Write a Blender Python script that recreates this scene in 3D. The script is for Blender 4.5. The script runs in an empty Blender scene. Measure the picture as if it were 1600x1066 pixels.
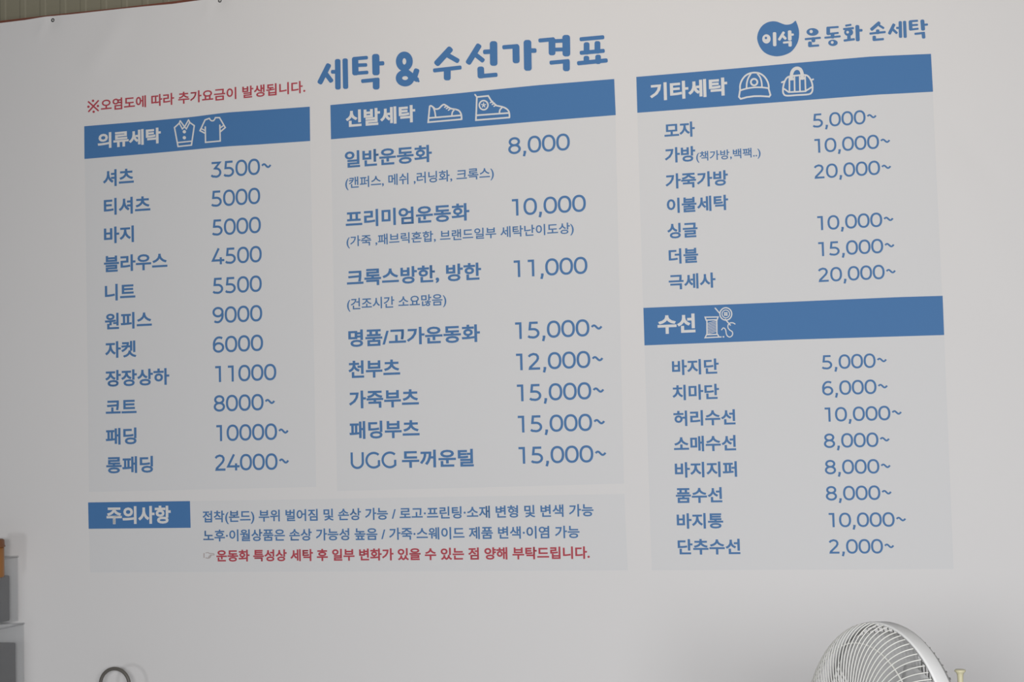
import bpy, bmesh, math, random
from mathutils import Vector, Matrix

# ------------------------------------------------------------------ camera
SC = bpy.context.scene
COL = SC.collection
F_PX = 2491.2                                   # focal length in pixels of a 1600 x 1066 frame
PAN, TILT, ROLL = 0.26486, 0.05978, -0.0252
CAM = Vector((0.0, -4.0, 1.5))
Ry = Matrix(((math.cos(PAN), 0, math.sin(PAN)), (0, 1, 0), (-math.sin(PAN), 0, math.cos(PAN))))
Rx = Matrix(((1, 0, 0), (0, math.cos(TILT), -math.sin(TILT)), (0, math.sin(TILT), math.cos(TILT))))
Rz = Matrix(((math.cos(ROLL), -math.sin(ROLL), 0), (math.sin(ROLL), math.cos(ROLL), 0), (0, 0, 1)))
WALLFRAME = Matrix(((1, 0, 0), (0, 0, -1), (0, 1, 0)))   # wall frame (right, up, out) -> world
ROT = WALLFRAME @ (Ry @ Rx @ Rz)
cd = bpy.data.cameras.new('camera')
cam = bpy.data.objects.new('camera', cd)
COL.objects.link(cam)
cd.sensor_fit = 'HORIZONTAL'
cd.sensor_width = 36.0
cd.lens = F_PX / 1600 * 36.0
cd.clip_start = 0.05
cam.matrix_world = Matrix.Translation(CAM) @ ROT.to_4x4()
SC.camera = cam

# ------------------------------------------------------------------ world, lights, exposure
SC.view_settings.view_transform = 'Standard'
SC.view_settings.look = 'None'
SC.view_settings.gamma = 1.0
SC.view_settings.use_curve_mapping = False
SC.view_settings.exposure = 0.0
w = bpy.data.worlds.new('room_ambience')
SC.world = w
w.use_nodes = True
w.node_tree.nodes['Background'].inputs[0].default_value = (0.90, 0.96, 1.0, 1)
w.node_tree.nodes['Background'].inputs[1].default_value = 0.035


def area(name, loc, target, sx, sy, power, color):
    d = bpy.data.lights.new(name, 'AREA')
    d.shape = 'RECTANGLE'
    d.size, d.size_y, d.energy, d.color = sx, sy, power, color
    o = bpy.data.objects.new(name, d)
    COL.objects.link(o)
    o.location = loc
    o.rotation_euler = (Vector(target) - Vector(loc)).to_track_quat('-Z', 'Y').to_euler()
    return o


area('ceiling_tube_light', (-0.8, -1.2, 3.0), (-0.8, 0, 2.2), 2.0, 0.5, 4.8, (1.0, 0.87, 0.72))
area('shop_front_daylight', (0.2, -4.6, 1.55), (-0.15, 0, 1.2), 2.0, 0.5, 123, (0.995, 0.99, 1.0))
area('side_window_daylight', (-3.0, -4.4, 0.9), (-2.2, 0, 1.0), 0.40, 0.40, 13, (0.97, 0.98, 1.0))


# ------------------------------------------------------------------ pixel -> point helpers
def ray(px, py):
    return ROT @ Vector((px - 800.0, -(py - 533.0), -F_PX))


def at(px, py, y=0.0):
    d = ray(px, py)
    return CAM + d * ((y - CAM.y) / d.y)


def uv(px, py):
    p = at(px, py, 0.0)
    return (p.x, p.z)


# ------------------------------------------------------------------ materials
def mat(name, col, rough=0.5, spec=0.4, noise=0.0, nscale=30.0, bump=0.0, metal=0.0):
    m = bpy.data.materials.new(name)
    m.use_nodes = True
    nt = m.node_tree
    b = nt.nodes['Principled BSDF']
    b.inputs['Base Color'].default_value = (*col, 1)
    b.inputs['Roughness'].default_value = rough
    b.inputs['Specular IOR Level'].default_value = spec
    b.inputs['Metallic'].default_value = metal
    if noise or bump:
        tc = nt.nodes.new('ShaderNodeTexCoord')
        n = nt.nodes.new('ShaderNodeTexNoise')
        n.inputs['Scale'].default_value = nscale
        n.inputs['Detail'].default_value = 4
        nt.links.new(tc.outputs['Object'], n.inputs['Vector'])
        if noise:
            r = nt.nodes.new('ShaderNodeMapRange')
            r.inputs['To Min'].default_value = 1 - noise
            r.inputs['To Max'].default_value = 1 + noise
            nt.links.new(n.outputs['Fac'], r.inputs['Value'])
            mx = nt.nodes.new('ShaderNodeMix')
            mx.data_type = 'RGBA'
            mx.blend_type = 'MULTIPLY'
            mx.inputs['Factor'].default_value = 1
            mx.inputs['A'].default_value = (*col, 1)
            nt.links.new(r.outputs['Result'], mx.inputs['B'])
            nt.links.new(mx.outputs['Result'], b.inputs['Base Color'])
        if bump:
            bp = nt.nodes.new('ShaderNodeBump')
            bp.inputs['Strength'].default_value = bump
            bp.inputs['Distance'].default_value = 0.01
            nt.links.new(n.outputs['Fac'], bp.inputs['Height'])
            nt.links.new(bp.outputs['Normal'], b.inputs['Normal'])
    return m


def clear_mat(name, col, see, rough=0.35):
    """frosted plastic: part of the light passes straight, part is scattered"""
    m = bpy.data.materials.new(name)
    m.use_nodes = True
    nt = m.node_tree
    b = nt.nodes['Principled BSDF']
    b.inputs['Base Color'].default_value = (*col, 1)
    b.inputs['Roughness'].default_value = rough
    t = nt.nodes.new('ShaderNodeBsdfTransparent')
    t.inputs[0].default_value = (0.985, 0.988, 0.99, 1)
    mx = nt.nodes.new('ShaderNodeMixShader')
    mx.inputs[0].default_value = see
    nt.links.new(b.outputs[0], mx.inputs[1])
    nt.links.new(t.outputs[0], mx.inputs[2])
    nt.links.new(mx.outputs[0], nt.nodes['Material Output'].inputs[0])
    return m


VINYL = mat('white_vinyl', (0.80, 0.79, 0.78), 0.62, 0.22, 0.012, 1.5)
PANEL = mat('pale_grey_print', (0.755, 0.757, 0.757), 0.62, 0.22)
BLUE = mat('blue_print', (0.076, 0.21, 0.455), 0.62, 0.22)
BLUETXT = mat('blue_lettering', (0.09, 0.22, 0.45), 0.62, 0.22)
RED = mat('red_lettering', (0.50, 0.075, 0.10), 0.62, 0.22)
WHITE = mat('white_print', (0.78, 0.78, 0.77), 0.62, 0.22)
PINK = mat('faded_pink_print', (0.52, 0.46, 0.45), 0.62, 0.22)
WALLM = mat('olive_grey_sheet', (0.30, 0.28, 0.205), 0.5, 0.4, 0.05, 6)
WOODM = mat('red_brown_paint', (0.21, 0.075, 0.05), 0.6, 0.3, 0.2, 40)
FLOORM = mat('grey_floor', (0.44, 0.45, 0.49), 0.6, 0.3, 0.1, 8)
STEEL = mat('dark_eyelet_metal', (0.07, 0.07, 0.07), 0.4, 0.5, metal=0.6)
STEELB = mat('bright_screw_metal', (0.70, 0.69, 0.67), 0.5, 0.5, metal=0.2)
FANW = mat('fan_white_plastic', (0.80, 0.80, 0.79), 0.4, 0.4)
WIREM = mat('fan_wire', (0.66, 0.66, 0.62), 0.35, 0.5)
REARW = mat('fan_wire_shaded', (0.34, 0.34, 0.33), 0.45, 0.4)  # same wire as the front guard, shade at the back put into its colour
BLADEM = clear_mat('smoky_blade', (0.52, 0.52, 0.51), 0.42, 0.25)
FROST = clear_mat('frosted_plastic', (0.86, 0.865, 0.87), 0.87)
DARKM = mat('dark_slate_card', (0.016, 0.017, 0.024), 0.7, 0.2, 0.15, 30)
AMBER = mat('amber_bottle', (0.36, 0.15, 0.035), 0.4, 0.4)
BROWN = mat('brown_cap', (0.22, 0.085, 0.03), 0.45, 0.4)
HOOPM = mat('taupe_metal', (0.14, 0.13, 0.115), 0.45, 0.5, 0.1, 60)
CREAM = mat('cream_plastic', (0.70, 0.66, 0.44), 0.35, 0.45)


# ------------------------------------------------------------------ object helpers
def link(name, me, m, parent=None):
    me.materials.append(m)
    o = bpy.data.objects.new(name, me)
    COL.objects.link(o)
    if parent is not None:
        o.parent = parent
        o.matrix_parent_inverse = parent.matrix_world.inverted()
    return o


def mesh_obj(name, verts, faces, m, parent=None, smooth=False):
    me = bpy.data.meshes.new(name)
    me.from_pydata([tuple(v) for v in verts], [], faces)
    if smooth:
        for p in me.polygons:
            p.use_smooth = True
    me.update()
    return link(name, me, m, parent)


def empty(name, loc, label, cat):
    o = bpy.data.objects.new(name, None)
    COL.objects.link(o)
    o.location = loc
    o.empty_display_size = 0.05
    o['label'] = label
    o['category'] = cat
    bpy.context.view_layer.update()
    return o


class MB:
    def __init__(s):
        s.v, s.f = [], []

    def add(s, vs, fs):
        b = len(s.v)
        s.v += [Vector(q) for q in vs]
        s.f += [tuple(b + i for i in q) for q in fs]

    def tube(s, pts, r, seg=8, closed=False):
        pts = [Vector(p) for p in pts]
        n = len(pts)
        rings = []
        prev = None
        for i, p in enumerate(pts):
            if closed:
                t = pts[(i + 1) % n] - pts[i - 1]
            else:
                t = pts[min(i + 1, n - 1)] - pts[max(i - 1, 0)]
            t.normalize()
            if prev is None:
                a = t.orthogonal().normalized()
            else:
                a = (prev - t * prev.dot(t)).normalized()
            prev = a
            b = t.cross(a)
            rr = r[i] if isinstance(r, (list, tuple)) else r
            rings.append([p + a * (rr * math.cos(k * 2 * math.pi / seg)) + b * (rr * math.sin(k * 2 * math.pi / seg)) for k in range(seg)])
        vs = [q for ring in rings for q in ring]
        fs = []
        for i in range(n if closed else n - 1):
            j = (i + 1) % n
            for k in range(seg):
                l = (k + 1) % seg
                fs.append((i * seg + k, i * seg + l, j * seg + l, j * seg + k))
        if not closed:
            fs.append(tuple(range(seg))[::-1])
            fs.append(tuple((n - 1) * seg + k for k in range(seg)))
        s.add(vs, fs)

    def lathe(s, prof, fr, seg=48, close=False):
        """prof: (r, h) list; fr(r, ang, h) -> point"""
        n = len(prof)
        vs = [fr(r, k * 2 * math.pi / seg, h) for r, h in prof for k in range(seg)]
        fs = []
        for i in range(n if close else n - 1):
            j = (i + 1) % n
            for k in range(seg):
                l = (k + 1) % seg
                fs.append((i * seg + k, i * seg + l, j * seg + l, j * seg + k))
        s.add(vs, fs)

    def box(s, lo, hi):
        x0, y0, z0 = lo
        x1, y1, z1 = hi
        s.add([(x0, y0, z0), (x1, y0, z0), (x1, y1, z0), (x0, y1, z0), (x0, y0, z1), (x1, y0, z1), (x1, y1, z1), (x0, y1, z1)],
              [(0, 3, 2, 1), (4, 5, 6, 7), (0, 1, 5, 4), (1, 2, 6, 5), (2, 3, 7, 6), (3, 0, 4, 7)])

    def build(s, name, m, parent=None, smooth=False, bevel=0):
        o = mesh_obj(name, s.v, s.f, m, parent, smooth)
        if bevel:
            md = o.modifiers.new('bevel', 'BEVEL')
            md.width = bevel
            md.segments = 3
        return o


# ------------------------------------------------------------------ the room
def structure(o):
    o['kind'] = 'structure'
    return o


# ribbed sheet wall behind the banner
b = MB()
xs = []
x = -4.2
while x < 1.6:
    xs += [(x, 0.075), (x + 0.040, 0.075), (x + 0.044, 0.0735), (x + 0.058, 0.0735), (x + 0.062, 0.075)]
    x += 0.066
vs = [(px, py, z) for (px, py) in xs for z in (0.0, 3.6)]
fs = [(2 * i, 2 * i + 2, 2 * i + 3, 2 * i + 1) for i in range(len(xs) - 1)]
b.add(vs, fs)
wallb = structure(b.build('wall_back', WALLM))
md = wallb.modifiers.new('solid', 'SOLIDIFY')
md.thickness = 0.05
md.offset = -1
b = MB()
b.box((-4.2, -6.0, -0.05), (1.6, 0.12, 0.0))
structure(b.build('floor', FLOORM))


# ------------------------------------------------------------------ banner surface
def lerp_poly(tab, x):
    if x <= tab[0][0]:
        a, c = tab[0], tab[1]
    elif x >= tab[-1][0]:
        a, c = tab[-2], tab[-1]
    else:
        for a, c in zip(tab, tab[1:]):
            if a[0] <= x <= c[0]:
                break
    return a[1] + (c[1] - a[1]) * (x - a[0]) / (c[0] - a[0])


edge_px = [(-3, 36.5), (40, 31.3), (75, 25.4), (110, 22.7), (156, 17.6), (225, 10.2), (270, 6.2), (306, 1.2), (330, -1.6), (343, -3.2)]
EDGE = [uv(*p) for p in edge_px]
EDGE += [(EDGE[-1][0] + 0.5, EDGE[-1][1] + 0.012), (0.6, EDGE[-1][1] + 0.03)]
EDGE = [(-3.4, EDGE[0][1] - 0.03)] + EDGE


def ridge(x, z, p, q, wd, amp):
    (x0, z0), (x1, z1) = p, q
    dx, dz = x1 - x0, z1 - z0
    L = math.hypot(dx, dz)
    t = ((x - x0) * dx + (z - z0) * dz) / L
    d = ((x - x0) * dz - (z - z0) * dx) / L
    fall = 1.0
    if t < 0:
        fall = math.exp(-(t / (0.35 * L)) ** 2)
    if t > L:
        fall = math.exp(-((t - L) / (0.35 * L)) ** 2)
    return amp * fall * math.exp(-(d / wd) ** 2)


E1, E2 = uv(82, 31.3), uv(343, 0.6)
W1 = (uv(150, 95), uv(185, 40))
W2 = (uv(1500, 205), uv(1548, 268))
W3 = (uv(1505, 300), uv(1600, 460))
W4 = (uv(600, 590), uv(665, 640))


def surf(x, z):
    y = 0.0016 * math.sin(2.1 * x + 0.6 * z) + 0.0010 * math.sin(4.7 * x - 1.3 * z + 0.8) + 0.0007 * math.sin(3.1 * z + 1.7 * x)
    y += ridge(x, z, *W1, 0.035, -0.0022) + ridge(x, z, *W2, 0.018, 0.0012) + ridge(x, z, *W3, 0.05, -0.0016) + ridge(x, z, *W4, 0.05, -0.0012)
    for e in (E1, E2):
        y += 0.0035 * math.exp(-((x - e[0]) ** 2 + (z - e[1]) ** 2) / 0.02 ** 2)
        y += ridge(x, z, (e[0] - 0.03, e[1] - 0.015), (e[0] - 0.045, e[1] - 0.04), 0.008, -0.0016)
    return y


banner = empty('price_banner', (-1.4, 0, 1.9), 'large white Korean laundry price list banner, screwed along its top edge to the wall', 'banner')
b = MB()
NX, NZ = 380, 190
ZB = 0.55
vs, fs = [], []
for i in range(NX + 1):
    x = -3.2 + 4.3 * i / NX
    zt = lerp_poly(EDGE, x)
    for j in range(NZ + 1):
        z = ZB + (zt - ZB) * j / NZ
        vs.append((x, surf(x, z), z))
for i in range(NX):
    for j in range(NZ):
        a = i * (NZ + 1) + j
        fs.append((a, a + NZ + 1, a + NZ + 2, a + 1))
b.add(vs, fs)
sheet = b.build('vinyl_sheet', VINYL, banner, smooth=True)
md = sheet.modifiers.new('thick', 'SOLIDIFY')
md.use_rim = False
md.thickness = 0.001
md.offset = -1

for e in (E1, E2):
    y0 = surf(*e)
    fr = lambda r, a, h, e=e, y0=y0: Vector((e[0] + r * math.cos(a), y0 - h, e[1] + r * math.sin(a)))
    b = MB()
    b.lathe([(0.0029, -0.001), (0.0029, 0.0008), (0.0035, 0.0018), (0.0048, 0.0018), (0.0056, 0.001), (0.0056, -0.001)], fr, 20)
    ey = b.build('eyelet', STEEL, banner, smooth=True)
    ey['label'] = 'dark metal eyelet'
    b = MB()
    b.lathe([(0.00001, 0.0022), (0.0019, 0.0019), (0.0027, 0.0008), (0.0027, -0.068)], fr, 12)
    sc = b.build('screw', STEELB, ey, smooth=True)

# red-brown batten behind the banner's top edge
b = MB()
tr = [uv(-10, 32.5), uv(0, 31.5), uv(78, 22.5), uv(187, 11.0), uv(275, 0.6)]
TT = [(p[0], p[1] + 0.0) for p in tr]
TT = [(-3.6, TT[0][1] - 0.03)] + TT + [(TT[-1][0] + 0.25, TT[-1][1] + 0.012), (1.3, TT[-1][1] + 0.045)]
vs, fs = [], []
for (x, z) in TT:
    vs += [(x, 0.006, z - 0.045), (x, 0.006, z), (x, 0.058, z), (x, 0.058, z - 0.045)]
for i in range(len(TT) - 1):
    for k in range(4):
        l = (k + 1) % 4
        fs.append((4 * i + k, 4 * i + 4 + k, 4 * i + 4 + l, 4 * i + l))
fs += [(0, 1, 2, 3), tuple(4 * (len(TT) - 1) + k for k in (3, 2, 1, 0))]
b.add(vs, fs)
structure(b.build('trim_1', WOODM))


# ------------------------------------------------------------------ printing on the banner
class Print:
    """flat ink on the banner: 2-D pieces in wall coordinates"""

    def __init__(s):
        s.v, s.f, s.n = [], [], 0

    def add(s, vs, fs):
        b = len(s.v)
        lift = (s.n % 14) * 0.00003          # overlapping strokes never share one plane
        s.n += 1
        s.v += [(x, z, lift) for x, z in vs]
        s.f += [tuple(b + i for i in q) for q in fs]

    def build(s, name, m, parent, eps):
        return mesh_obj(name, [(x, surf(x, z) - eps - lift, z) for x, z, lift in s.v], s.f, m, parent)


def quad_grid(P, top, bot, n=24, rows=4):
    """top, bot: pixel polylines left to right; sliced so that it follows the vinyl"""
    t0 = [uv(*p) for p in top]
    b0 = [uv(*p) for p in bot]

    def along(poly, s):
        x = poly[0][0] + (poly[-1][0] - poly[0][0]) * s
        return (x, lerp_poly(poly, x))
    vs, fs = [], []
    for i in range(n + 1):
        a, c = along(t0, i / n), along(b0, i / n)
        for j in range(rows + 1):
            f = j / rows
            vs.append((c[0] + (a[0] - c[0]) * f, c[1] + (a[1] - c[1]) * f))
    for i in range(n):
        for j in range(rows):
            k = i * (rows + 1) + j
            fs.append((k, k + rows + 1, k + rows + 2, k + 1))
    P.add(vs, fs)


def smooth_path(pts, sub=6, closed=False):
    n = len(pts)
    out = []
    rng = n if closed else n - 1
    for i in range(rng):
        if closed:
            p0, p1, p2, p3 = pts[i - 1], pts[i], pts[(i + 1) % n], pts[(i + 2) % n]
        else:
            p0, p1, p2, p3 = pts[max(i - 1, 0)], pts[i], pts[i + 1], pts[min(i + 2, n - 1)]
        for k in range(sub):
            t = k / sub
            out.append(tuple(0.5 * (2 * p1[c] + (p2[c] - p0[c]) * t + (2 * p0[c] - 5 * p1[c] + 4 * p2[c] - p3[c]) * t * t
                                    + (3 * p1[c] - p0[c] - 3 * p2[c] + p3[c]) * t ** 3) for c in (0, 1)))
    if not closed:
        out.append(tuple(pts[-1]))
    return out


def ribbon(pts, wd, closed=False, cap=True):
    """stroke of width wd along pts -> (verts, faces); mitred joints"""
    n = len(pts)
    L, R = [], []
    h = wd / 2
    for i in range(n):
        def dirn(a, c):
            d = (c[0] - a[0], c[1] - a[1])
            l = math.hypot(*d) or 1e-9
            return (d[0] / l, d[1] / l)
        if closed or 0 < i < n - 1:
            d1 = dirn(pts[i - 1], pts[i])
            d2 = dirn(pts[i], pts[(i + 1) % n])
        elif i == 0:
            d1 = d2 = dirn(pts[0], pts[1])
        else:
            d1 = d2 = dirn(pts[-2], pts[-1])
        nx, ny = -(d1[1] + d2[1]), d1[0] + d2[0]
        l = math.hypot(nx, ny) or 1e-9
        nx, ny = nx / l, ny / l
        c = max(0.45, nx * -d1[1] + ny * d1[0])
        L.append((pts[i][0] + nx * h / c, pts[i][1] + ny * h / c))
        R.append((pts[i][0] - nx * h / c, pts[i][1] - ny * h / c))
    vs = L + R
    fs = [(i, n + i, n + (i + 1) % n, (i + 1) % n) for i in range(n if closed else n - 1)]
    return vs, fs


def disc(c, rx, ry=None, n=28):
    ry = ry or rx
    vs = [(c[0] + rx * math.cos(2 * math.pi * k / n), c[1] + ry * math.sin(2 * math.pi * k / n)) for k in range(n)]
    return vs, [tuple(range(n))]


def ringm(c, rx, ry, hc, hr, n=32):
    """filled ellipse with an off-centre round hole"""
    vs = [(c[0] + rx * math.cos(2 * math.pi * k / n), c[1] + ry * math.sin(2 * math.pi * k / n)) for k in range(n)]
    vs += [(hc[0] + hr * math.cos(2 * math.pi * k / n), hc[1] + hr * math.sin(2 * math.pi * k / n)) for k in range(n)]
    return vs, [(k, (k + 1) % n, n + (k + 1) % n, n + k) for k in range(n)]


def rrect(a, c, wd, rf=0.36):
    """brush stroke from a to c with rounded-square ends reaching wd/2 past both points"""
    dx, dy = c[0] - a[0], c[1] - a[1]
    l = math.hypot(dx, dy) or 1e-9
    ux, uy = dx / l, dy / l
    h = wd / 2
    hl = l / 2 + h
    r = wd * rf
    mx, my = (a[0] + c[0]) / 2, (a[1] + c[1]) / 2
    vs = []
    for (sx, sy, a0) in ((1, 1, 0), (-1, 1, 90), (-1, -1, 180), (1, -1, 270)):
        for k in range(7):
            an = math.radians(a0 + 15 * k)
            lx, ly = sx * (hl - r) + r * math.cos(an), sy * (h - r) + r * math.sin(an)
            vs.append((mx + lx * ux - ly * uy, my + lx * uy + ly * ux))
    return vs, [tuple(range(len(vs)))]


def stamp(P, piece, org, k):
    """piece measured in a crop (origin org, magnification k) -> wall"""
    vs, fs = piece
    P.add([uv(org[0] + x / k, org[1] + y / k) for x, y in vs], fs)


# ---- numerals, drawn as strokes in a cap-height-1 box
T = 0.136


def el(cx, cy, rx, ry, a0, a1, n=22, e=2.0):
    out = []
    for i in range(n + 1):
        a = math.radians(a0 + (a1 - a0) * i / n)
        c, s = math.cos(a), math.sin(a)
        out.append((cx + rx * math.copysign(abs(c) ** (2 / e), c), cy + ry * math.copysign(abs(s) ** (2 / e), s)))
    return out


t2 = T / 2
GL = {}
GL['0'] = (0.76, [(el(0.38, 0.5, 0.38 - t2, 0.51 - t2, 0, 354, 40, 2.25), True)])
GL['1'] = (0.36, [([(0.0, 1 - t2), (0.36 - t2, 1 - t2), (0.36 - t2, 0.0)], False)])
GL['2'] = (0.66, [([(0.035, 0.79), (0.13, 0.89), (0.30, 0.945), (0.46, 0.90), (0.54, 0.79), (0.545, 0.66), (0.48, 0.53), (0.30, 0.34), (0.11, 0.15), (0.09, t2), (0.66, t2)], False)])
GL['3'] = (0.66, [([(0.05, 1 - t2), (0.56, 1 - t2), (0.265, 0.585), (0.34, 0.57)] + el(0.34, 0.316, 0.26, 0.255, 80, -110, 18) + [(0.12, 0.09), (0.02, 0.165)], False)])
GL['4'] = (0.80, [([(0.45, 1.0), (0.07, 0.255), (0.80, 0.255)], False), ([(0.575, 0.44), (0.575, 0.0)], False)])
GL['5'] = (0.66, [([(0.575, 1 - t2), (0.155, 1 - t2), (0.115, 0.555), (0.30, 0.555)] + el(0.31, 0.308, 0.285, 0.248, 75, -110, 18) + [(0.11, 0.085), (0.02, 0.15)], False)])
six = [(el(0.355, 0.316, 0.285, 0.26, 0, 350, 32), True),
       ([(0.59, 0.875), (0.50, 0.925), (0.39, 0.94)] + el(0.39, 0.5, 0.325, 0.44, 100, 200, 12), False)]
GL['6'] = (0.70, six)
GL['9'] = (0.70, [([(0.70 - x, 1 - y) for x, y in p], c) for p, c in six])
GL['8'] = (0.71, [(el(0.355, 0.735, 0.255, 0.21, 0, 350, 30), True), (el(0.355, 0.292, 0.29, 0.235, 0, 350, 30), True)])
GL['7'] = (0.66, [([(0.02, 1 - t2), (0.60, 1 - t2), (0.2, 0.0)], False)])
GL[','] = (0.20, [([(0.115, 0.13), (0.115, 0.06), (0.05, -0.18)], False), ([(0.10, 0.145), (0.10, 0.0)], False)])
GL['~'] = (0.58, [([(0.02 + 0.54 * i / 20, 0.52 + 0.10 * math.sin(2 * math.pi * (i / 20 * 1.02 + 0.02))) for i in range(21)], False)])
GL['U'] = (0.80, [([(t2, 1.0), (t2, 0.42)] + el(0.40, 0.40, 0.336, 0.345, 180, 360, 18) + [(0.80 - t2, 1.0)], False)])
GL['G'] = (0.88, [(el(0.50, 0.5, 0.435, 0.44, 46, 318, 28), False), ([(0.815, 0.14), (0.815, 0.50)], False)])
SB = {'1': (0.17, 0.27), ',': (0.07, 0.06), '~': (0.09, 0.0), '0': (0.02, 0.02), '4': (0.01, 0.0), '5': (0.07, 0.07), '2': (0.05, 0.09), '3': (0.05, 0.09)}


def numeral_pieces(s):
    out, x = [], 0.0
    for ch in s:
        wd, strokes = GL[ch]
        l, r = SB.get(ch, (0.045, 0.045))
        x += l
        for pts, closed in strokes:
            out.append(ribbon([(x + px, py) for px, py in pts], 0.118 if ch == '~' else T, closed))
        x += wd + r
    xs_ = [v[0] for vs_, _ in out for v in vs_]
    return out, min(xs_), max(xs_)


# ---- Korean lettering from the built-in typeface
def text_pieces(body, weight):
    c = bpy.data.curves.new('lettering', 'FONT')
    c.body = body
    c.size = 1.0
    c.resolution_u = 3
    o = bpy.data.objects.new('lettering', c)
    COL.objects.link(o)
    bpy.context.view_layer.update()
    dg = bpy.context.evaluated_depsgraph_get()
    me = o.evaluated_get(dg).to_mesh()
    vs = [(v.co.x, v.co.y) for v in me.vertices]
    fs = [tuple(p.vertices) for p in me.polygons]
    o.evaluated_get(dg).to_mesh_clear()
    bpy.data.objects.remove(o)
    bpy.data.curves.remove(c)
    pieces = [(vs, fs)]
    # thicken: run a stroke of the wanted weight along every outline
    cnt = {}
    for f in fs:
        for a, d in zip(f, f[1:] + f[:1]):
            k = (min(a, d), max(a, d))
            cnt[k] = cnt.get(k, 0) + 1
    nxt = {}
    for (a, d), q in cnt.items():
        if q == 1:
            nxt.setdefault(a, []).append(d)
            nxt.setdefault(d, []).append(a)
    seen = set()
    for st in list(nxt):
        if st in seen or len(nxt[st]) != 2:
            continue
        loop, prev, cur = [st], None, st
        seen.add(st)
        while True:
            o_ = [q for q in nxt[cur] if q != prev and q not in seen]
            if not o_:
                break
            prev, cur = cur, o_[0]
            seen.add(cur)
            loop.append(cur)
        if len(loop) > 2:
            pts = [vs[i] for i in loop]
            cl = [pts[0]]
            for p in pts[1:]:
                if math.hypot(p[0] - cl[-1][0], p[1] - cl[-1][1]) > 1e-4:
                    cl.append(p)
            if len(cl) > 2:
                pieces.append(ribbon(cl, 2 * weight, True))
    return pieces, min(v[0] for v in vs) - weight, max(v[0] for v in vs) + weight


def line(P, pieces, x0, x1, lo, hi, xl, xr, m0, m1=None):
    """fit pieces (x0..x1, lo..hi) to the wall: left/right ink ends xl, xr; m0 = (x, top, bottom) of a tall stroke in the photo,
    m1 a second one when the line runs a little off level"""
    xm, yt, yb = m0
    a, c = uv(xm, yt), uv(xm, yb)
    zc, hh = (a[1] + c[1]) / 2, a[1] - c[1]
    slope = 0.0
    if m1:
        a2, c2 = uv(m1[0], m1[1]), uv(m1[0], m1[2])
        slope = ((a2[1] + c2[1]) / 2 - zc) / (a2[0] - a[0])
        hh = (hh + a2[1] - c2[1]) / 2
    ymid = (yt + yb) / 2
    ul, ur = uv(xl, ymid)[0], uv(xr, ymid)[0]
    kx = (ur - ul) / (x1 - x0)
    kz = hh / (hi - lo)
    for vs, fs in pieces:
        out = []
        for x, y in vs:
            u = ul + (x - x0) * kx
            out.append((u, zc + slope * (u - a[0]) + (y - (lo + hi) / 2) * kz))
        P.add(out, fs)


HLO, HHI = -0.079, 0.827


def korean(name, parent, body, xl, xr, m0, m1=None, weight=0.026, m=None, eps=0.0012):
    P = Print()
    pc, a, c = text_pieces(body, weight)
    line(P, pc, a, c, HLO - weight, HHI + weight, xl, xr, m0, m1)
    return P.build(name, m or BLUETXT, parent, eps)


def price(parent, s, xl, xr, m0):
    P = Print()
    pc, a, c = numeral_pieces(s)
    line(P, pc, a, c, 0.0, 1.0, xl, xr, m0)
    return P.build('price_text', BLUETXT, parent, 0.0012)


def panel(label, top, bot):
    P = Print()
    quad_grid(P, top, bot, 30, 30)
    o = P.build('price_panel', PANEL, banner, 0.0005)
    o['label'] = label
    return o


def header(parent, top, bot, label):
    P = Print()
    quad_grid(P, top, bot, 40, 6)
    o = P.build('header_bar', BLUE, parent, 0.0009)
    o['label'] = label
    return o


def icon(name, parent, org, k, strokes, discs=(), label=None):
    P = Print()
    for st in strokes:
        pts, wd = st[0], st[1]
        mode = st[2] if len(st) > 2 else ''
        closed = 'c' in mode
        if 's' in mode:
            pts = smooth_path(pts, 5, closed)
        stamp(P, ribbon(pts, wd, closed), org, k)
        if not closed:
            for p in (pts[0], pts[-1]):
                stamp(P, disc(p, wd / 2, None, 12), org, k)
    for d in discs:
        stamp(P, disc(*d), org, k)
    o = P.build(name, WHITE, parent, 0.0013)
    if label:
        o['label'] = label
    return o


# ---- panel 1: clothes
p1 = panel('pale grey panel of clothes laundry prices', [(132.2, 222), (484.8, 194)], [(138.6, 769), (494.4, 761)])
header(p1, [(132, 197.5), (240, 188.6), (300, 183), (345, 177.2), (360, 175.6), (400, 173), (484.5, 167)],
       [(132.2, 248.6), (240, 239.5), (300, 234), (345, 229.8), (360, 228.6), (400, 226.3), (485.2, 220.6)], 'blue header bar over clothes prices')
korean('header_text', p1, '의류세탁', 153.3, 251.8, (172.7, 206.7, 231.2), (247.5, 199.6, 224.2), 0.033, WHITE, 0.0013)
K5 = ((260, 180), 14.545)
icon('vest_icon', p1, *K5, [([(300, 185), (190, 285), (270, 715), (575, 682), (640, 240), (530, 165)], 32), ([(320, 130), (420, 270), (510, 110)], 30),
     ([(320, 130), (300, 185), (370, 315), (420, 265), (460, 315), (540, 165), (510, 110)], 28), ([(275, 625), (565, 595)], 30)],
     [((415, 380), 38, 38), ((415, 515), 38, 38)])
icon('shirt_icon', p1, *K5, [([(985, 75), (885, 110), (770, 355), (875, 410)], 32), ([(890, 270), (895, 620), (1230, 590), (1222, 230)], 32),
     ([(1240, 375), (1345, 285), (1215, 60), (1120, 60)], 32), ([(1120, 60), (1105, 95), (1080, 125), (1045, 132), (1010, 115), (985, 75)], 30, 's'),
     ([(800, 310), (880, 350)], 28), ([(1310, 235), (1240, 285)], 28)])
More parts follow.
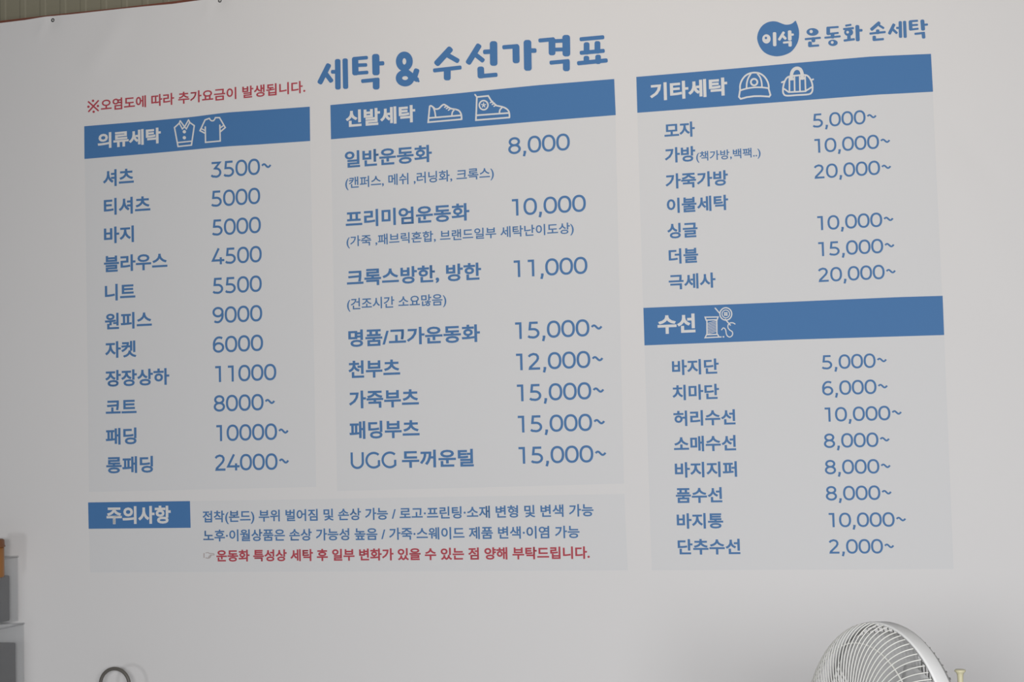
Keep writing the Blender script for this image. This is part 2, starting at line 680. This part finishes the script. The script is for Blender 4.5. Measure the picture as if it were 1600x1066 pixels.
rows = [('셔츠', 161.3, 209.3, (181.3, 264.5, 290.8)), ('티셔츠', 162.5, 235, (181.8, 309.3, 335.6)), ('바지', 162.5, 209.3, (207.5, 352.4, 378.4)),
        ('블라우스', 162.5, 261.5, (207.5, 397.4, 423.4)), ('니트', 163.8, 211.3, (183, 443.6, 469.6)), ('원피스', 163.8, 237, (208.3, 487.6, 513.6)),
        ('자켓', 164.3, 212.5, (183, 533.3, 559.3)), ('장장상하', 164.5, 264.3, (259.3, 575.3, 601.5)), ('코트', 165, 213, (189, 623.3, 649.5)),
        ('패딩', 165, 213, (186, 668.9, 695)), ('롱패딩', 165.8, 238.8, (211, 713.1, 739.3))]
for r in rows:
    korean('item_text', p1, *r)
for r in [('3500~', 329.3, 424.5, (367.5, 250.7, 275.7)), ('5000', 330, 407, (368.8, 295.9, 321)), ('5000', 331.3, 408, (369, 341.1, 366.3)),
          ('4500', 330, 409.3, (369, 386.6, 411.8)), ('5500', 332, 409.3, (370.6, 432.5, 457.7)), ('9000', 332, 410, (371, 478.5, 503.7)),
          ('6000', 332.5, 411.3, (372, 524.6, 549.8)), ('11000', 336.3, 432, (384, 570.4, 595.7)), ('8000~', 333.8, 430, (372.5, 617, 642.3)),
          ('10000~', 338, 451.3, (385, 663.2, 688.5)), ('24000~', 335.5, 452, (385, 709.7, 735))]:
    price(p1, *r)

# ---- panel 2: shoes
p2 = panel('pale grey panel of shoe laundry prices', [(517.2, 190), (961, 152)], [(527, 767.5), (975, 756)])
header(p2, [(516.8, 164.5), (650, 152.6), (725, 145.4), (745, 143.2), (840, 133.6), (959.8, 123.6)],
       [(517.8, 218), (650, 207), (745, 198.4), (840, 190), (962.2, 180)], 'blue header bar over shoe prices')
korean('header_text', p2, '신발세탁', 541.2, 649.7, (617.6, 166.8, 193.8), None, 0.033, WHITE, 0.0013)
K6 = ((660, 140), 10.667)
icon('sneaker_icon', p2, *K6, [([(130, 290), (150, 275), (195, 305), (225, 330), (280, 322), (330, 275), (365, 255), (400, 270), (480, 320), (560, 335), (620, 360), (655, 420), (662, 500)], 27, 's'),
     ([(662, 500), (105, 550), (130, 285)], 27), ([(115, 480), (650, 435)], 27), ([(190, 305), (215, 370), (230, 470)], 25, 's'), ([(500, 430), (510, 380), (545, 340)], 24, 's'),
     ([(378, 300), (418, 280)], 20), ([(408, 325), (445, 300)], 20), ([(442, 350), (482, 322)], 20)])
icon('boot_icon', p2, *K6, [([(1455, 470), (900, 515), (915, 130), (1105, 110), (1160, 200), (1240, 272)], 27), ([(1240, 272), (1360, 300), (1430, 345), (1455, 400), (1458, 470)], 27, 's'),
     ([(885, 90), (915, 130)], 24), ([(905, 435), (1450, 395)], 27), ([(1290, 400), (1300, 345), (1335, 305)], 24, 's'),
     (el(1028, 265, 72, 76, 0, 350, 30), 25, 'c'), ([(1140, 225), (1178, 200)], 20), ([(1170, 255), (1208, 230)], 20), ([(1200, 285), (1240, 262)], 20)]
     + [([(1028, 265), (1028 + 34 * math.sin(k * 1.2566), 265 - 36 * math.cos(k * 1.2566))], 17) for k in range(5)])
for r in [('일반운동화', 539.3, 675.5, (670.5, 226.8, 253.8)), ('프리미엄운동화', 540.8, 734.3, (617.5, 325, 352)), ('크록스방한, 방한', 542.5, 752.5, (740, 411, 438.3)),
          ('명품/고가운동화', 544.8, 750.5, (746, 507, 534.6)), ('천부츠', 545.3, 625.9, (561, 563.5, 591.2)), ('가죽부츠', 546.1, 655.3, (569, 610.4, 638.2)),
          ('패딩부츠', 546.7, 656.1, (569.5, 658.2, 686))]:
    korean('item_text', p2, *r)
for r in [('(캔퍼스, 메쉬 ,러닝화, 크록스)', 540, 772.5, (637.5, 270.6, 288.4)), ('(가죽 ,패브릭혼합, 브랜드일부 세탁난이도상)', 541.8, 897, (797, 353.6, 371)),
          ('(건조시간 소요많음)', 542.8, 698.2, (597.8, 463.9, 482))]:
    korean('note_text', p2, *r, None, 0.014)
P = Print()
pc, a, c = numeral_pieces('UGG')
line(P, pc, a, c, 0, 1, 548.3, 619.8, (583, 706.4, 732.3))
P.build('item_text', BLUETXT, p2, 0.0012)
P = Print()
pc, a, c = text_pieces('두꺼운털', 0.026)
line(P, pc, a, c, HLO - 0.026, HHI + 0.026, 628.6, 740.6, (680.3, 702.8, 730.5))
P.build('item_text', BLUETXT, p2, 0.0012)
for r in [('8,000', 794.5, 890.8, (842.5, 212.2, 238.2)), ('10,000', 800.5, 915.8, (857.5, 308, 334.2)), ('11,000', 803.3, 918.2, (860, 404.4, 430.7)),
          ('15,000~', 805.5, 941.6, (862.4, 501.6, 527.9)), ('12,000~', 806.9, 943, (862.4, 550.8, 577)), ('15,000~', 808.2, 944.4, (862.4, 599.4, 625.8)),
          ('15,000~', 809.6, 945.7, (865, 648.4, 674.8)), ('15,000~', 810.7, 947.7, (866.5, 697.4, 723.8))]:
    price(p2, *r)

# ---- panel 3: other items, and repairs
p3 = panel('pale grey panel of other laundry prices', [(995, 148), (1456, 114)], [(1005, 481), (1472, 462.5)])
header(p3, [(994.3, 120.3), (1145, 107.2), (1240, 98.5), (1360, 88.3), (1390, 86.8), (1454.6, 84.1)],
       [(995.9, 176.4), (1145, 165), (1240, 157.8), (1370, 147.8), (1400, 146.4), (1457.8, 143.3)], 'blue header bar over cap and bag prices')
korean('header_text', p3, '기타세탁', 1015.9, 1136.6, (1040, 128.6, 156.6), None, 0.033, WHITE, 0.0013)
K7 = ((1145, 95), 11.43)
icon('cap_icon', p3, *K7, [([(130, 520), (130, 440), (160, 350), (220, 270), (300, 225), (390, 210), (480, 225), (560, 280), (615, 360), (640, 440), (640, 500)], 30, 's'),
     ([(130, 520), (110, 645), (140, 680), (250, 650), (380, 632), (500, 630), (650, 640), (672, 610), (640, 500)], 30),
     ([(130, 530), (250, 495), (390, 475), (520, 475), (640, 490)], 28, 's'), ([(245, 490), (250, 400), (275, 310), (320, 235)], 28, 's'),
     ([(520, 475), (515, 390), (490, 300), (440, 230)], 28, 's'), (el(380, 380, 58, 58, 0, 350, 28), 32, 'c')])
icon('bag_icon', p3, *K7, [([(895, 520), (905, 440), (930, 360), (970, 300), (1040, 272), (1150, 262), (1260, 252), (1330, 265), (1380, 320), (1415, 400), (1425, 490), (1410, 560), (1350, 598), (1150, 612), (960, 622), (905, 585)], 30, 'sc'),
     ([(1010, 300), (1012, 560)], 28), ([(1100, 290), (1105, 555)], 28), ([(1195, 285), (1200, 550)], 28), ([(1290, 280), (1300, 545)], 28),
     ([(1050, 320), (1050, 230), (1085, 160), (1145, 132), (1205, 155), (1235, 220), (1242, 310)], 60, 's'),
     ([(1015, 330), (1095, 325)], 40), ([(1200, 320), (1285, 312)], 40), ([(915, 500), (1000, 560), (1290, 545), (1410, 470)], 28), ([(875, 385), (915, 370)], 30), ([(1400, 345), (1435, 330)], 30)])
for r in [('모자', 1038.1, 1085.6, (1081, 189.8, 213.6)), ('가죽가방', 1040, 1137.5, (1107.5, 267.6, 291.5)),
          ('이불세탁', 1042, 1138, (1061, 309, 332.8)), ('싱글', 1043, 1090, (1060, 348.5, 372.5)), ('더블', 1045, 1091, (1063.6, 388.2, 412)),
          ('극세사', 1045, 1118, (1100, 426.6, 450.4))]:
    korean('item_text', p3, *r)
P = Print()
pc, a, c = text_pieces('가방', 0.026)
line(P, pc, a, c, HLO - 0.026, HHI + 0.026, 1039, 1086.5, (1058, 230, 254))
P.build('item_text', BLUETXT, p3, 0.0012)
P = Print()
pc, a, c = text_pieces('(책가방,백팩..)', 0.014)
line(P, pc, a, c, HLO - 0.014, HHI + 0.014, 1087.7, 1188.5, (1123, 234.6, 249.8))
P.build('note_text', BLUETXT, p3, 0.0012)
for r in [('5,000~', 1269.3, 1369.8, (1310, 175, 196.8)), ('10,000~', 1272.6, 1391.2, (1321.2, 213.9, 235.8)), ('20,000~', 1271.7, 1392.7, (1321, 254.4, 276.4)),
          ('10,000~', 1277.1, 1396.3, (1327, 335.1, 357.3)), ('15,000~', 1278.6, 1397.8, (1327, 376, 398.2)), ('20,000~', 1278.3, 1399.9, (1328.7, 416.4, 438.6))]:
    price(p3, *r)

p4 = panel('pale grey panel of clothes repair prices', [(1006, 510), (1474, 492)], [(1018.3, 891.4), (1490, 889.3)])
header(p4, [(1005.4, 481.3), (1240, 471.6), (1400, 464.6), (1472.8, 462.4)], [(1007.2, 539.9), (1240, 530.8), (1475.2, 523.7)], 'blue header bar over repair prices')
korean('header_text', p4, '수선', 1027.6, 1086.5, (1057, 491.2, 521.3), None, 0.033, WHITE, 0.0013)
K8 = ((1090, 475), 17.76)
hat = []
for i in range(8):
    y0 = 545 + i * 42
    hat.append(([(275, y0), (520, y0 - 75)], 17))
icon('spool_icon', p4, *K8, [([(210, 370), (570, 365), (545, 440), (240, 452)], 34, 'c'), ([(260, 450), (262, 850)], 34), ([(535, 440), (540, 840)], 34),
     ([(250, 858), (555, 846), (600, 920), (210, 940)], 34, 'c'), ([(600, 920), (655, 918)], 34)] + hat, [((720, 915), 26, 22)])
icon('button_icon', p4, *K8, [(el(785, 280, 165, 172, 0, 352, 40), 34, 'c'), (el(785, 280, 104, 108, 0, 352, 32), 26, 'c'), ([(490, 120), (615, 262)], 34), ([(770, 430), (910, 590)], 34),
     ([(1040, 560), (990, 530), (930, 525), (880, 545), (845, 600), (850, 670), (900, 730), (960, 770), (975, 830), (950, 890), (890, 920), (830, 890), (800, 830), (785, 740), (755, 685), (710, 670), (670, 720)], 30, 's')],
     [((760, 255), 26, 26), ((812, 255), 26, 26), ((760, 308), 26, 26), ((812, 308), 26, 26)])
for r in [('바지단', 1050.1, 1123.1, (1094, 561.2, 585.3)), ('치마단', 1051, 1123.7, (1070.5, 601.4, 625.5)), ('허리수선', 1052.5, 1149.2, (1096.7, 641, 665.2)),
          ('소매수선', 1053.1, 1150.1, (1099, 681.1, 705.4)), ('바지지퍼', 1054.6, 1151.6, (1100, 721.8, 746.1)), ('품수선', 1056.1, 1128.5, (1126, 761.3, 785.6)),
          ('바지통', 1057.6, 1130, (1102, 801.9, 826.2)), ('단추수선', 1059.1, 1156.7, (1100, 842.4, 866.8))]:
    korean('item_text', p4, *r)
for r in [('5,000~', 1283.7, 1385.8, (1324, 554, 576.2)), ('6,000~', 1284.6, 1387.3, (1324, 594.6, 616.9)), ('10,000~', 1288.8, 1409.2, (1339, 635.7, 658)),
          ('8,000~', 1287.3, 1390.3, (1330, 677, 699.3)), ('8,000~', 1288.8, 1391.8, (1331.7, 718.4, 740.6)), ('8,000~', 1290.3, 1393.3, (1333, 759.4, 781.7)),
          ('10,000~', 1295.1, 1415.8, (1346.7, 801.2, 823.5)), ('2,000~', 1295.1, 1397.2, (1337.7, 842.8, 865.1))]:
    price(p4, *r)

# ---- caution panel
p5 = panel('pale grey panel of cautions along the bottom', [(137.3, 786), (975.6, 772)], [(140.6, 894.6), (981, 891.4)])
header(p5, [(137.3, 785.4), (296.6, 783.2)], [(138.2, 826.6), (297.7, 825)], 'blue box headed caution')
korean('header_text', p5, '주의사항', 166.2, 266.6, (211, 791.2, 819), None, 0.033, WHITE, 0.0013)
korean('note_text', p5, '접착(본드) 부위 벌어짐 및 손상 가능 / 로고·프린팅·소재 변형 및 변색 가능', 316.6, 927.7, (436.6, 796.2, 815.2), (906.9, 788, 807.2), 0.02)
korean('note_text', p5, '노후·이월상품은 손상 가능성 높음 / 가죽·스웨이드 제품 변색·이염 가능', 317.6, 905.8, (372.7, 827.2, 846.3), (885.2, 821.9, 841), 0.02)
o = korean('note_text', p5, '운동화 특성상 세탁 후 일부 변화가 있을 수 있는 점 양해 부탁드립니다.', 338.2, 921.7, (388.2, 858.9, 877.9), (893, 854.4, 873.4), 0.028, RED)
o['label'] = 'red caution line'
KH = ((300, 780), 4.706)
P = Print()
for pts, wd in [([(88, 398), (88, 432)], 9), ([(100, 396), (118, 394), (128, 400), (162, 402)], 6), ([(162, 402), (163, 411), (132, 412)], 6), ([(132, 412), (140, 418), (136, 424), (130, 432), (118, 436), (100, 432)], 7),
                ([(122, 420), (140, 420)], 6), ([(118, 428), (134, 428)], 6)]:
    stamp(P, ribbon(pts, wd), *KH)
o = P.build('pointing_hand_mark', PINK, p5, 0.0012)

# ---- red notice, title and emblem straight on the vinyl
P = Print()
KN = ((120, 120), 4.21)
for st in (((76, 163), (146, 226)), ((146, 156), (78, 232))):
    stamp(P, ribbon(list(st), 10), *KN)
for d in ((109, 159), (113, 231), (79, 198), (141, 193)):
    stamp(P, disc(d, 8, 8, 14), *KN)
P.build('notice_mark', RED, banner, 0.0012)
o = korean('notice_text', banner, '오염도에 따라 추가요금이 발생됩니다.', 158, 478, (226.9, 149, 168), (451, 128.8, 147.4), 0.02, RED)
A, B_ = (490, 70), (720, 45)
title = [
    (A, [((155, 225), (75, 385), 55), ((128, 300), (183, 372), 48), ((205, 284), (250, 284), 40), ((255, 180), (258, 440), 58), ((333, 172), (338, 435), 55),
         ((437, 162), (440, 288), 66), ((430, 148), (552, 137), 37), ((465, 216), (545, 213), 37), ((440, 300), (557, 291), 37),
         ((652, 137), (655, 283), 76), ((690, 198), (720, 196), 44), ((520, 381), (672, 366), 40), ((657, 382), (657, 434), 70),
         ((970, 275), (1075, 362), 50), ((1075, 280), (1052, 350), 58), ((1085, 360), (1097, 382), 22),
         ((1418, 58), (1298, 188), 66), ((1390, 105), (1497, 166), 50), ((1270, 270), (1525, 241), 42), ((1397, 275), (1397, 338), 72)]),
    (B_, [((185, 190), (90, 345), 60), ((160, 275), (227, 328), 48), ((260, 244), (330, 240), 48), ((345, 171), (347, 350), 78), ((212, 432), (214, 485), 70), ((212, 497), (365, 483), 44),
          ((458, 195), (585, 185), 44), ((578, 202), (580, 326), 72), ((698, 159), (702, 400), 80), ((740, 230), (768, 230), 48),
          ((832, 124), (960, 112), 42), ((952, 128), (953, 244), 70), ((990, 130), (1070, 126), 40), ((990, 219), (1070, 217), 40), ((1100, 106), (1102, 250), 80),
          ((948, 355), (1115, 339), 42), ((1102, 356), (1102, 408), 72),
          ((1260, 110), (1475, 90), 42), ((1312, 172), (1312, 240), 60), ((1425, 160), (1425, 230), 60), ((1262, 252), (1480, 232), 42),
          ((1310, 313), (1310, 345), 58), ((1432, 301), (1432, 340), 58), ((1235, 360), (1510, 332), 44)])]
words = [[], [], []]
for org, st in title:
    for a, c, wd in st:
        gx = org[0] + (a[0] + c[0]) / 2 / 6.667
        words[0 if gx < 610 else 1 if gx < 665 else 2].append((rrect(a, c, wd), org))
words[1] += [(ribbon(el(950, 176, 54, 68, 0, 350, 36), 68, True), A), (ribbon(el(958, 350, 64, 54, 0, 350, 36), 66, True), A)]
for wds in words:
    P = Print()
    for pc, org in wds:
        stamp(P, pc, org, 6.667)
    P.build('title_text', BLUE, banner, 0.0012)

C_, D_ = (1175, 20), (1310, 20)
blob = [(780, 138), (810, 210), (835, 300), (840, 400), (820, 510), (770, 610), (690, 700), (570, 755), (440, 775), (320, 755), (220, 705), (140, 610), (95, 490), (95, 400), (125, 310), (180, 230),
        (260, 175), (350, 150), (440, 155), (520, 185), (590, 208), (660, 207), (720, 185), (755, 155)]
P = Print()
pts = smooth_path(blob, 3, False) + [(770, 142)]
P.add([uv(C_[0] + x / 11.43, C_[1] + y / 11.43) for x, y in pts] + [uv(C_[0] + 440 / 11.43, C_[1] + 450 / 11.43)],
      [(i, (i + 1) % len(pts), len(pts)) for i in range(len(pts))])
emblem = P.build('emblem', BLUE, banner, 0.0010)
emblem['label'] = 'blue drop-shaped emblem'
P = Print()
stamp(P, ringm((257, 465), 75, 82, (248, 448), 22), C_, 11.43)
for a, c, wd in [((402, 375), (405, 565), 62), ((560, 358), (490, 470), 48), ((553, 415), (592, 455), 46), ((672, 345), (675, 463), 65), ((700, 392), (727, 388), 40), ((570, 532), (690, 520), 36), ((680, 534), (680, 573), 60)]:
    stamp(P, rrect(a, c, wd), C_, 11.43)
P.build('emblem_text', WHITE, emblem, 0.0016)
P = Print()
stamp(P, ringm((1080, 340), 108, 68, (1055, 332), 30), C_, 11.43)
stamp(P, ringm((1445, 535), 85, 56, (1432, 527), 26), C_, 11.43)
for a, c, wd in [((960, 468), (1210, 445), 38), ((1095, 468), (1095, 490), 68), ((1035, 545), (1035, 578), 68), ((1040, 592), (1180, 582), 38),
                 ((1360, 278), (1360, 360), 65), ((1350, 265), (1530, 252), 36), ((1360, 378), (1530, 358), 36), ((1438, 385), (1438, 425), 64), ((1310, 443), (1565, 420), 36)]:
    stamp(P, rrect(a, c, wd), C_, 11.43)
stamp(P, ringm((170, 325), 75, 62, (153, 322), 23), D_, 10.667)
for a, c, wd in [((130, 212), (200, 200), 34), ((95, 270), (240, 255), 36), ((175, 402), (175, 430), 58), ((105, 460), (255, 440), 38), ((315, 235), (322, 440), 66), ((350, 292), (380, 290), 44),
                 ((670, 173), (560, 268), 56), ((690, 215), (745, 250), 38), ((655, 305), (655, 325), 58), ((535, 345), (770, 320), 36), ((597, 410), (597, 440), 58), ((600, 450), (740, 438), 38),
                 ((920, 205), (855, 335), 52), ((910, 280), (965, 330), 42), ((980, 252), (1010, 252), 36), ((1030, 165), (1035, 390), 54), ((1103, 160), (1112, 390), 54),
                 ((1200, 158), (1205, 265), 60), ((1200, 140), (1310, 132), 34), ((1230, 205), (1310, 200), 34), ((1210, 278), (1320, 265), 34), ((1400, 145), (1410, 263), 66), ((1450, 198), (1475, 195), 36),
                 ((1285, 350), (1425, 334), 36), ((1415, 350), (1420, 400), 58)]:
    stamp(P, rrect(a, c, wd), D_, 10.667)
P.build('emblem_side_text', BLUETXT, banner, 0.0012)


# ------------------------------------------------------------------ plastic boxes at the left
def tray(name, lo, hi, th, m, parent):
    """open-topped thin-walled box"""
    b = MB()
    x0, y0, z0 = lo
    x1, y1, z1 = hi
    b.box((x0, y0, z0), (x1, y1, z0 + th))
    b.box((x0, y0, z0 + th), (x1, y0 + th, z1))
    b.box((x0, y1 - th, z0 + th), (x1, y1, z1))
    b.box((x0, y0 + th, z0 + th), (x0 + th, y1 - th, z1))
    b.box((x1 - th, y0 + th, z0 + th), (x1, y1 - th, z1))
    return b.build(name, m, parent)


YB = -0.008
tl = at(37.5, 974.5, YB)
tu = at(28, 870, YB)
DEP = 0.17
for nm, pt, zlow, lab in (('lower', tl, tl.z - 0.26, 'lower frosted clear plastic storage box with dark contents, at the left edge'),
                          ('upper', tu, tl.z + 0.006, 'upper frosted clear plastic storage box with dark contents, stacked at the left edge')):
    x1 = pt.x
    x0 = x1 - 0.34
    bx = empty('storage_box', (x1 - 0.17, YB - DEP / 2, zlow), lab, 'box')
    tray('box_body', (x0, YB - DEP, zlow), (x1, YB, pt.z), 0.0025, FROST, bx)
    b = MB()
    for (p, q) in (((x0, YB - DEP), (x1, YB - DEP)), ((x1, YB - DEP), (x1, YB)), ((x1, YB), (x0, YB)), ((x0, YB), (x0, YB - DEP))):
        b.tube([(p[0], p[1], pt.z), (q[0], q[1], pt.z)], 0.003, 8)
    b.build('rim', FROST, bx)
    bk = at(21 if nm == 'upper' else 20, 900 if nm == 'upper' else 1009, -0.04)
    b = MB()
    b.box((x0 + 0.012, YB - DEP + 0.012, zlow + 0.004), (x1 - 0.012, YB - 0.022, pt.z - 0.05))
    fo = b.build('document_pouch', DARKM, None, bevel=0.004)
    fo['label'] = 'dark slate stack of pouches inside the %s frosted plastic box' % nm
    fo['category'] = 'pouch'
    if nm == 'upper':
        ztop = pt.z - 0.05
        xtop = x1

bc = at(-11, 872, -0.10)
bt = empty('amber_bottle', (bc.x, -0.10, ztop), 'orange-brown bottle standing in the upper plastic box', 'bottle')
fr = lambda r, a, h: Vector((bc.x + r * math.cos(a), -0.10 + r * math.sin(a), h))
zt_ = at(0, 842.5, -0.10).z
zm_ = at(0, 855, -0.10).z
b = MB()
b.lathe([(0.0001, ztop), (0.028, ztop), (0.030, ztop + 0.004), (0.030, zm_ - 0.002), (0.024, zm_)], fr, 32)
b.build('bottle_body', AMBER, bt, True)
b = MB()
b.lathe([(0.0001, zt_), (0.026, zt_), (0.0305, zt_ - 0.003), (0.0315, zm_ + 0.004), (0.033, zm_ + 0.003), (0.033, zm_), (0.024, zm_)], fr, 32)
b.build('bottle_cap', BROWN, bt, True)

# ------------------------------------------------------------------ metal hoop at the lower left
HY = -0.07
hc = at(179.5, 1070.3, HY)
hr = (at(202, 1070.3, HY) - hc).length
hp = empty('metal_hoop', (hc.x, HY, 0), 'taupe metal hoop rising before the white banner at lower left', 'hoop')
b = MB()
b.tube([(hc.x + hr * math.cos(k * math.pi / 24), HY, hc.z + hr * math.sin(k * math.pi / 24) * 1.0) for k in range(48)], 0.0049, 12, True)
b.build('hoop', HOOPM, hp, True)
b = MB()
b.tube([(hc.x, HY, hc.z - hr - 0.002), (hc.x, HY, 0.02)], 0.006, 12)
b.build('stem', HOOPM, hp, True)
b = MB()
b.lathe([(0.0001, 0.0), (0.095, 0.0), (0.095, 0.008), (0.07, 0.016), (0.008, 0.022), (0.0001, 0.022)], lambda r, a, h: Vector((hc.x + r * math.cos(a), HY + r * math.sin(a), h)), 32)
b.build('base', HOOPM, hp, True)

# ------------------------------------------------------------------ standing fan at the lower right
FY = -1.45
FC = at(1374, 1174, FY)
yaw, tl_ = math.radians(55), math.radians(3)
ax = Vector((-math.sin(yaw) * math.cos(tl_), -math.cos(yaw) * math.cos(tl_), math.sin(tl_)))
e1 = Vector((math.cos(yaw), -math.sin(yaw), 0))
e2 = ax.cross(e1) * -1
if e2.z < 0:
    e2 = -e2
FR = (at(1373, 974, FY) - FC).length


def fan(r, a, h):
    return FC + e1 * (r * math.cos(a)) + e2 * (r * math.sin(a)) + ax * h


fan_o = empty('standing_fan', (FC.x - ax.x * 0.12, FC.y - ax.y * 0.12, 0), 'white electric fan with curved wire guard, facing left at lower right', 'fan')
b = MB()
b.lathe([(FR - 0.003, 0.003), (FR, 0.003), (FR + 0.001, 0.0), (FR + 0.001, -0.019), (FR, -0.022), (FR - 0.003, -0.022)], fan, 128, True)
b.build('rim_band', FANW, fan_o, True)
NW = 100


def dome(rho):
    return 0.047 * max(0.0, 1 - rho ** 5.0) ** 0.55


b = MB()
for k in range(NW):
    a0 = 2 * math.pi * k / NW
    pts = []
    for i in range(31):
        s = i / 30
        rho = 0.17 + 0.825 * math.sin(s * math.pi / 2) ** 0.9 if i else 0.17
        pts.append(fan(FR * rho, a0 - 0.16 * rho ** 3, dome(rho)))
    b.tube(pts, 0.0009, 5)
for rho in (0.84,):
    b.tube([fan(FR * rho, 2 * math.pi * k / 90, dome(rho) - 0.0018) for k in range(90)], 0.0012, 6, True)
b.build('front_guard', WIREM, fan_o, True)
b = MB()
b.lathe([(0.0001, 0.053), (0.02, 0.0525), (0.036, 0.050), (0.040, 0.045), (0.038, 0.041), (0.0001, 0.041)], fan, 40)
b.build('guard_badge', FANW, fan_o, True)
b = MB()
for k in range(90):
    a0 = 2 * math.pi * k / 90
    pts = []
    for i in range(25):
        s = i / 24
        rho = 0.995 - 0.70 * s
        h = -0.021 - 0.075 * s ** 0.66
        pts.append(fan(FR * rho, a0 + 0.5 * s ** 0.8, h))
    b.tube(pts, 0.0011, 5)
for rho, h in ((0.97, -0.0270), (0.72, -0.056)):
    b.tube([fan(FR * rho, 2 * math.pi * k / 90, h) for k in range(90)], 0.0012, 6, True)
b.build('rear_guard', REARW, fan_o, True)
for q in range(5):
    vs, fs = [], []
    n, m_ = 12, 12
    a0 = q * 2 * math.pi / 5 + 0.35
    for i in range(n + 1):
        rr = 0.03 + (FR * 0.93 - 0.03) * i / n
        wid = 1.10 - 0.10 * (i / n)
        if i == n:
            wid *= 0.75
        for j in range(m_ + 1):
            t = j / m_ - 0.5
            vs.append(fan(rr - 0.012 * (2 * abs(t)) ** 3 * (i / n), a0 + wid * t + 0.25 * (i / n), -0.022 + 0.028 * math.sin(t * 2.6) + 0.006 * math.cos(t * 3)))
    for i in range(n):
        for j in range(m_):
            k = i * (m_ + 1) + j
            fs.append((k, k + m_ + 1, k + m_ + 2, k + 1))
    bl = mesh_obj('blade', vs, fs, BLADEM, fan_o, True)
    md = bl.modifiers.new('thick', 'SOLIDIFY')
    md.thickness = 0.0015
b = MB()
b.lathe([(0.0001, 0.022), (0.024, 0.021), (0.034, 0.014), (0.037, 0.0), (0.037, -0.05), (0.0001, -0.05)], fan, 40)
b.build('hub', FANW, fan_o, True)
b = MB()
b.lathe([(0.0001, -0.110), (0.05, -0.110), (0.058, -0.118), (0.060, -0.17), (0.048, -0.20), (0.025, -0.215), (0.0001, -0.218)], fan, 40)
b.build('motor_housing', FANW, fan_o, True)
px, py = FC.x - ax.x * 0.15, FC.y - ax.y * 0.15
b = MB()
b.tube([(px, py, FC.z - 0.05), (px, py, 0.03)], [0.014, 0.014], 20)
b.build('pole', FANW, fan_o, True)
b = MB()
b.lathe([(0.0001, 0.0), (0.16, 0.0), (0.165, 0.006), (0.16, 0.018), (0.10, 0.032), (0.03, 0.045), (0.022, 0.06), (0.0001, 0.06)], lambda r, a, h: Vector((px + r * math.cos(a), py + r * math.sin(a), h)), 48)
b.build('base', FANW, fan_o, True)

kp = at(1500, 1047.5, FC.y - ax.y * 0.155)
kr = (at(1509, 1047.5, kp.y) - kp).length
fr = lambda r, a, h: Vector((kp.x + r * math.cos(a), kp.y + r * math.sin(a), h))
b = MB()
b.lathe([(0.0001, kp.z + 0.0012), (kr * 0.85, kp.z + 0.0012), (kr, kp.z), (kr, kp.z - 0.0018), (kr * 0.70, kp.z - 0.004), (kr * 0.55, kp.z - 0.007), (kr * 0.52, kp.z - 0.012), (kr * 0.55, FC.z + 0.02)], fr, 32)
kn = b.build('oscillation_knob', CREAM, fan_o, True)
kn['label'] = 'cream knob with a flanged top'
